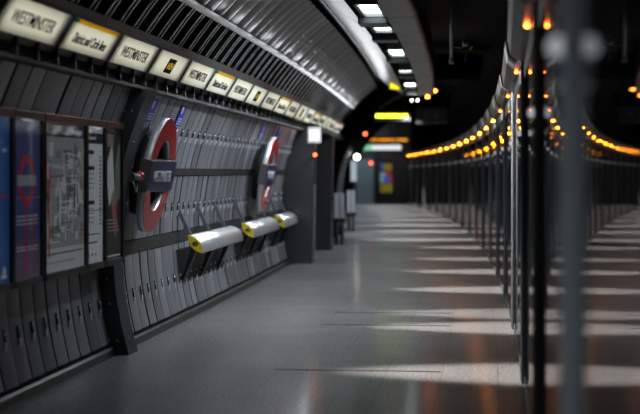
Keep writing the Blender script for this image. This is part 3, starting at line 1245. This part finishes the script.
lamp('signal_lamp', 'small red lamp on the edge of the dark portal under the lit sign', 24.34, 2.86, 1.78, .028, 'lit_red')
lamp('signal_lamp', 'blurred red lamp high up left of the amber display', 49.3, 2.66, 2.75, .05, 'lit_red')
lamp('signal_lamp', 'blurred dim red lamp above the pale door at the far end', 70.2, 1.84, 1.92, .055, 'lit_red')
lamp('wall_lamp', 'blurred round white lamp on the far left wall', 49.3, 2.93, 1.99, .09, 'lit_warm')
r = thing('wall_lamp', 'blurred tall white light panel low on the far left wall', 'lamp', 49.3, 3.05, 1.53)
b = MB(); b.bbox(-.10, .12, 0, .05, -.36, .36, 'casing_grey', .01); b.build('box', r)
b = MB(); b.bbox(-.08, .10, -.012, 0, -.33, .33, 'lit_cool', .004); b.build('diffuser', r)

# far poster stand, generic coloured patches
r = thing('far_poster', 'blurred multicoloured poster on the far end wall', 'poster', 71.95, 1.05, .5)
b = MB(); b.bbox(-.36, .36, -.03, .03, 0, 1.5, 'frame_black', .01); b.build('frame', r)
mat('pc1', (.35, .30, .03), .5, emit=(.5, .42, .04), estr=.15); mat('pc2', (.5, .05, .05), .5, emit=(.6, .1, .1), estr=.12)
mat('pc3', (.05, .12, .5), .5, emit=(.1, .2, .8), estr=.2); mat('pc4', (.3, .5, .6), .5, emit=(.4, .7, .9), estr=.2)
b = MB()
for (y0, y1, z0, z1, m) in ((-.32, .32, .02, .45, 'pc1'), (-.1, .2, .5, .8, 'pc3'), (.02, .3, .8, 1.05, 'pc2'), (-.3, .0, .5, 1.0, 'pc4'), (-.1, .3, 1.08, 1.4, 'pc1'), (.2, .34, .5, .78, 'pc2'), (-.34, -.12, 1.1, 1.45, 'pc3')):
    b.box(y0, y1, -.034, -.03, z0, z1, m)
b.build('sheet', r)


# ------------------------------------------------------------------ hanging displays
def board(name, label, cat, s_, u0, u1, v0, v1, housing, rows, hang=3.75, back=.16):
    uc = (u0 + u1) / 2; w = abs(u1 - u0) / 2
    r = thing(name, label, cat, s_, uc, v0)
    b = MB(); b.bbox(-w, w, 0, back, 0, v1 - v0, housing, .015); b.build('housing', r)
    for sx in (-.7, .7):
        h = MB(); h.tube([(w * sx, back / 2, v1 - v0), (w * sx, back / 2, hang - v0)], .02, 'dark_metal', 8); h.build('hanger', r)
    return r, w, v1 - v0


def dots(r, w, zs, hh, m, pitch, fill, seed, name='display_row'):
    rnd = random.Random(seed)
    for z in zs:
        b = MB()
        x = -w
        while x < w:
            L = rnd.uniform(.6, 1.0) * pitch * fill
            b.box(x, min(w, x + L), -.006, 0, z, z + hh, m)
            x += pitch
        b.build(name, r)


r, w, h = board('train_indicator', 'bright lime dot-matrix display hanging over the platform', 'display', 42.1, 2.38, 1.36, 2.92, 3.28, 'black', 2)
dots(r, w - .06, (.10,), .10, 'display_lime', .075, .85, 1)
r, w, h = board('hanging_sign', 'unlit dark grey sign board hanging over the platform edge', 'sign', 38.1, 1.27, .48, 2.72, 3.14, 'hanging_grey', 1)
text_part('lettering', '1  2', .2, 'hanging_letter', r, Matrix.Translation((0, -.002, h / 2)) @ Matrix.Rotation(pi / 2, 4, 'X'), width=.3, height=.12)
r, w, h = board('train_indicator', 'blurred wide amber display strip, left one of the far pair', 'display', 62.1, 2.30, 1.22, 2.68, 2.98, 'black', 1)
dots(r, w - .02, (.09,), .11, 'display_amber', .09, .8, 4)
r, w, h = board('train_indicator', 'blurred short amber display strip, right one of the far pair', 'display', 62.1, 1.16, .68, 2.68, 2.98, 'black', 1)
dots(r, w - .02, (.09,), .11, 'display_amber', .09, .8, 5)
r, w, h = board('exit_sign', 'blurred long white lit sign with green left end below the amber displays', 'sign', 58.1, 2.72, 1.12, 2.27, 2.60, 'black', 1)
b = MB(); b.box(-w + .42, w - .04, -.008, 0, .08, .27, 'lit_white'); b.build('white_panel', r)
b = MB(); b.box(-w + .02, -w + .42, -.008, 0, .06, .28, 'lit_green'); b.build('green_panel', r)

r = thing('yellow_sign', 'small bright yellow lit sign at the end of the pale ceiling fascia', 'sign', 28.3, 1.68, 3.05)  # reflection of the lime display in the fascia, modelled as a glowing panel
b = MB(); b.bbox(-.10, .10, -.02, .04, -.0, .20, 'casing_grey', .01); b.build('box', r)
b = MB(); b.prism([(-.09, .02), (.09, .0), (.09, .10), (.0, .19), (-.08, .19)], -.026, -.02, 'lit_yellow'); b.build('lit_panel', r)  # glowing face that stands in for the display reflection

lamp('spot_lamp', 'left of two small white spot lamps at the end of the lamp slot', 31.05, 1.385, 2.98, .024, 'lit_warm')
lamp('spot_lamp', 'right of two small white spot lamps at the end of the lamp slot', 31.05, 1.265, 2.98, .024, 'lit_warm')
lamp('amber_beacon', 'lower amber lamp at the end of the grey soffit', 30.95, 1.06, 3.05, .035, 'amber_lamp')  # small glowing amber ball at the soffit end
lamp('amber_beacon', 'upper amber lamp at the outer end of the grey soffit', 30.95, .90, 3.17, .028, 'amber_lamp')

# camera on a pole
r = thing('security_camera', 'security camera hanging on a thin grey pole over the tracks', 'camera', 17.0, .62, 2.72)
b = MB(); b.tube([(0, 0, 0), (0, 0, 1.15)], .022, 'rail_metal', 12); b.tube([(0, 0, .0), (0, 0, .06)], .03, 'casing_grey', 12); b.build('pole', r)
b = MB(); b.tube([(0, 0, .22), (.04, 0, .19), (.10, 0, .18), (.14, 0, .2)], .010, 'casing_grey', 8); b.build('bracket', r)
b = MB(); b.bbox(.12, .19, -.10, .10, .20, .29, 'casing_grey', .02); b.tube([(.155, -.10, .245), (.155, -.13, .245)], .03, 'black', 12); b.build('body', r)
b = MB(); b.tube([(.155, .05, .29), (.18, .04, .34), (.24, .03, .33), (.25, .02, .24), (.2, .01, .16), (.16, 0, .10), (.15, 0, .02)], .006, 'cable_black', 8); b.build('cable', r)
b = MB(); b.tube([(.21, -.02, .16), (.235, -.02, .2)], .012, 'cap_yellow', 8); b.build('tag', r)


# ------------------------------------------------------------------ ceiling lights
def ceiling_light(s_, L, label, W=.19, u=1.375, v=3.085):
    r = thing('ceiling_light', label, 'light', s_, u, v, 'lamps in the ceiling slot')
    b = MB()
    h, w = L / 2, W / 2
    b.bbox(-w - .03, -w, -h - .03, h + .03, -.015, .12, 'black', .004)
    b.bbox(w, w + .03, -h - .03, h + .03, -.015, .12, 'casing_grey', .004)
    b.bbox(-w, w, -h - .03, -h, -.015, .12, 'casing_grey', .004)
    b.bbox(-w, w, h, h + .03, -.015, .12, 'casing_grey', .004)
    b.box(-w - .03, w + .03, -h - .03, h + .03, .1, .12, 'black')
    b.build('housing', r)
    d = MB(); d.box(-w, w, -h, h, .02, .04, 'lamp_white'); d.build('diffuser', r)
    return r


CL = [(11.5, 1.1), (14.6, 1.1), (16.6, .6), (19.9, 1.2), (23.6, .6), (27.3, 1.3), (30.3, .5)]
for i, (s_, L) in enumerate(CL):
    if i == 0:
        lab = 'white ceiling light just above the top edge of the view, nearest of the slot'
        continue
    ceiling_light(s_, L, 'white recessed ceiling light in the black slot, %s one from the top of the view' % ORD[i - 1])


def lamp_obj(name, kind, s_, u, v, energy, col=(1, 1, 1), rot=None, **kw):
    l = bpy.data.lights.new(name, kind)
    l.energy = energy; l.color = col
    for k, x in kw.items():
        setattr(l, k, x)
    o = bpy.data.objects.new(name, l)
    C.objects.link(o)
    o.matrix_world = frame(s_, u, v) @ (rot or Matrix.Identity(4))
    return o


# one narrow-beam downlight per lamp: a slit along the platform, wide across it
STRIPES = [(11.25, 1.0), (14.55, 1.0), (16.0, .75), (19.2, .95), (22.7, .9), (26.0, .7), (30.0, .8), (33.4, .6), (38.0, .8), (42.5, .8), (47, .8), (52, .9), (57, .9), (62, .9), (67, .9)]
for s_, k in STRIPES:
    o = lamp_obj('slot_downlight', 'SPOT', s_, 1.36, 3.04, (1700 if s_ < 33 else 2600) * k, (1.0, .93, .87), Matrix.Rotation(radians(-37 if s_ < 33 else -15), 4, 'Y'),
                 spot_size=radians(82), spot_blend=.6, shadow_soft_size=.05)
    o.scale = (1, .28, 1)

# wide light of the same lamps on the wall and vault
for s_, L in CL + [(36, 1), (42, 1), (48, 1), (54, 1), (60, 1), (66, 1)]:
    k = 1.3 if s_ < 31 else 3.5
    if s_ < 13:
        k = .15
    lamp_obj('slot_glow', 'AREA', s_, 1.42, 3.04, 30 * k, (.84, .92, 1.0), Matrix.Rotation(radians(25), 4, 'Y'), shape='RECTANGLE', size=.2, size_y=.9, spread=radians(128))
# unseen fill lamps added in front of the trunking to brighten the vault
for s_ in [9.0 + 1.0 * i for i in range(24)]:
    k = .25 + .75 * min(1, max(0, (s_ - 10) / 14))
    lamp_obj('trunking_uplight', 'AREA', s_, 2.64, 2.60, 1.15 * k, (.95, .97, 1), Matrix.Rotation(radians(180 + 20), 4, 'Y') @ Matrix.Rotation(radians(-45), 4, 'X'), shape='RECTANGLE', size=.08, size_y=1.0, spread=radians(95))
# the same lamps continue behind the viewpoint
for s_ in (-4.0, -1.0, 2.0):
    lamp_obj('slot_glow', 'AREA', s_, 1.42, 3.04, 48, (.88, .95, 1.0), shape='RECTANGLE', size=.2, size_y=.9, spread=radians(128))
# unseen spots added near the trunking to brighten the pale fascia
for s_, e in ((14.6, 17), (18.0, 7), (23, 5), (28, 4)):
    lamp_obj('fascia_spot', 'SPOT', s_, 2.62, 2.66, e, (.92, .95, 1.0), Matrix.Rotation(radians(180 + 57), 4, 'Y'), spot_size=radians(75), spot_blend=.5, shadow_soft_size=.04)
lamp_obj('end_lamp', 'AREA', 68.5, 1.9, 3.2, 30, (.85, .95, 1.0), Matrix.Rotation(radians(35), 4, 'X'), shape='RECTANGLE', size=1.2, size_y=.2)  # unseen fill lamp added to brighten the far end door
# unseen lamps added under the trunking to brighten the wall
for s_ in [8.2 + 1.9 * i for i in range(13)]:
    k = .12 + .88 * min(1, max(0, (s_ - 11) / 6))
    lamp_obj('wall_washer', 'AREA', s_, 2.96, 2.27, 5.2 * k, (.86, .93, 1), Matrix.Rotation(radians(-12), 4, 'Y'), shape='RECTANGLE', size=.05, size_y=1.5)

# ------------------------------------------------------------------ platform screen doors
BP = 3.7
B0 = -.40
PV = 2.28


def door_bay():
    r = thing('screen_door_bay', 'x', 'screen door', 0, 0, 0, 'glass platform screen door bays')
    m = MB()                                     # the platform side is local -x
    m.bbox(-.012, .08, .0, .064, 0, PV - .002, 'mullion_steel', .008)
    m.bbox(-.017, -.005, .022, .042, .02, PV - .02, 'stile_dark', .004)
    mu = m.build('mullion', r)
    k = MB()
    k.tube([(-.014, .032, 1.69), (-.014, .032, 1.79)], .016, 'stile_dark', 12)
    k.sphere((-.016, .032, 1.775), .026, 'indicator'); k.sphere((-.014, .032, 1.70), .016, 'indicator')  # glow added to the latch knobs so they read bright
    k.build('latch', mu)
    g = MB(); g.box(-.002, .008, .066, 1.24, .10, PV - .12, 'door_glass'); g.build('fixed_pane', r)
    for (a, b) in ((1.245, 2.46), (2.47, BP - .004)):
        f = MB()
        f.bbox(.009, .05, a, a + .045, .03, PV - .12, 'stile_dark', .006)
        f.bbox(.009, .05, b - .045, b, .03, PV - .12, 'stile_dark', .006)
        f.bbox(.009, .05, a + .045, b - .045, .03, .13, 'stile_dark', .006)
        f.bbox(.009, .05, a + .045, b - .045, PV - .19, PV - .12, 'stile_dark', .006)
        lf = f.build('door_leaf', r)
        g = MB(); g.box(-.002, .008, a + .002, b - .002, .06, PV - .122, 'door_glass'); g.build('glass_pane', lf)
    t = MB(); t.bbox(-.006, .08, .066, BP - .004, 0, .055, 'stile_dark', .006); t.build('threshold', r)
    t = MB(); t.bbox(-.008, .10, .066, BP - .004, PV - .12, PV, 'stile_dark', .006); t.build('track_rail', r)
    h = MB()
    hp = [(-.05, PV), (.14, PV), (.14, PV + .15), (-.125, PV + .15), (-.105, PV + .045)]
    n = 3
    for i in range(n):
        h.prism(hp, i * BP / n + .006, (i + 1) * BP / n - .006, 'header_grey')
    hd = h.build('header', r)
    for (x, y, z, rr) in ((-.030, .95, PV - .012, .014),):
        l = MB(); l.sphere((x, y, z), rr, 'amber_lamp', sc=(1, 1.3, .8)); l.build('door_lamp', hd)
    return r


bay = door_bay()
LABB = 'glass platform screen door bay on the right, %s bay counting from the camera'
bays = []
FAR = {}


def far_lamp(me):
    if me.name not in FAR:
        m2 = me.copy()
        m2.materials[0] = MATS['amber_lamp_far']
        FAR[me.name] = m2
        FAR[m2.name] = m2
    return FAR[me.name]


for k in range(20):
    s_ = B0 + k * BP
    lab = LABB % ORD[k]
    if k == 0:
        lab = 'glass platform screen door bay nearest the camera, filling the right edge'
        bay.matrix_world = frame(s_, 0, 0); bay['label'] = lab; bays.append(bay)
    else:
        nb = copy_tree(bay, s_, 0, 0, lab)
        bays.append(nb)
        if k >= 6:
            # farther lamps glow a yellower amber
            for hd in nb.children:
                for lp in hd.children:
                    if lp.name.startswith('door_lamp'):
                        lp.data = far_lamp(lp.data)

# ------------------------------------------------------------------ world, camera
w = bpy.data.worlds.new('World')
SC.world = w
w.use_nodes = True
bg = w.node_tree.nodes['Background']
bg.inputs[0].default_value = (.5, .55, .6, 1)
bg.inputs[1].default_value = 0.0

cam = bpy.data.cameras.new('Camera')
co = bpy.data.objects.new('Camera', cam)
C.objects.link(co)
co.location = (0, 0, 1.5)
co.rotation_euler = (radians(90), 0, 0)
cam.sensor_width = 36
cam.lens = 1500 / 640 * 36
cam.shift_y = -35 / 640
cam.clip_start = .02
cam.clip_end = 300
cam.dof.use_dof = True
cam.dof.focus_distance = 13.6
cam.dof.aperture_fstop = 1.5
SC.camera = co

SC.view_settings.view_transform = 'Standard'
SC.view_settings.look = 'None'
SC.view_settings.gamma = 1
SC.view_settings.use_curve_mapping = False
SC.view_settings.exposure = 0.0
SC.cycles.use_denoising = True
SC.cycles.sample_clamp_indirect = 6
SC.cycles.max_bounces = 10
SC.cycles.transparent_max_bounces = 24
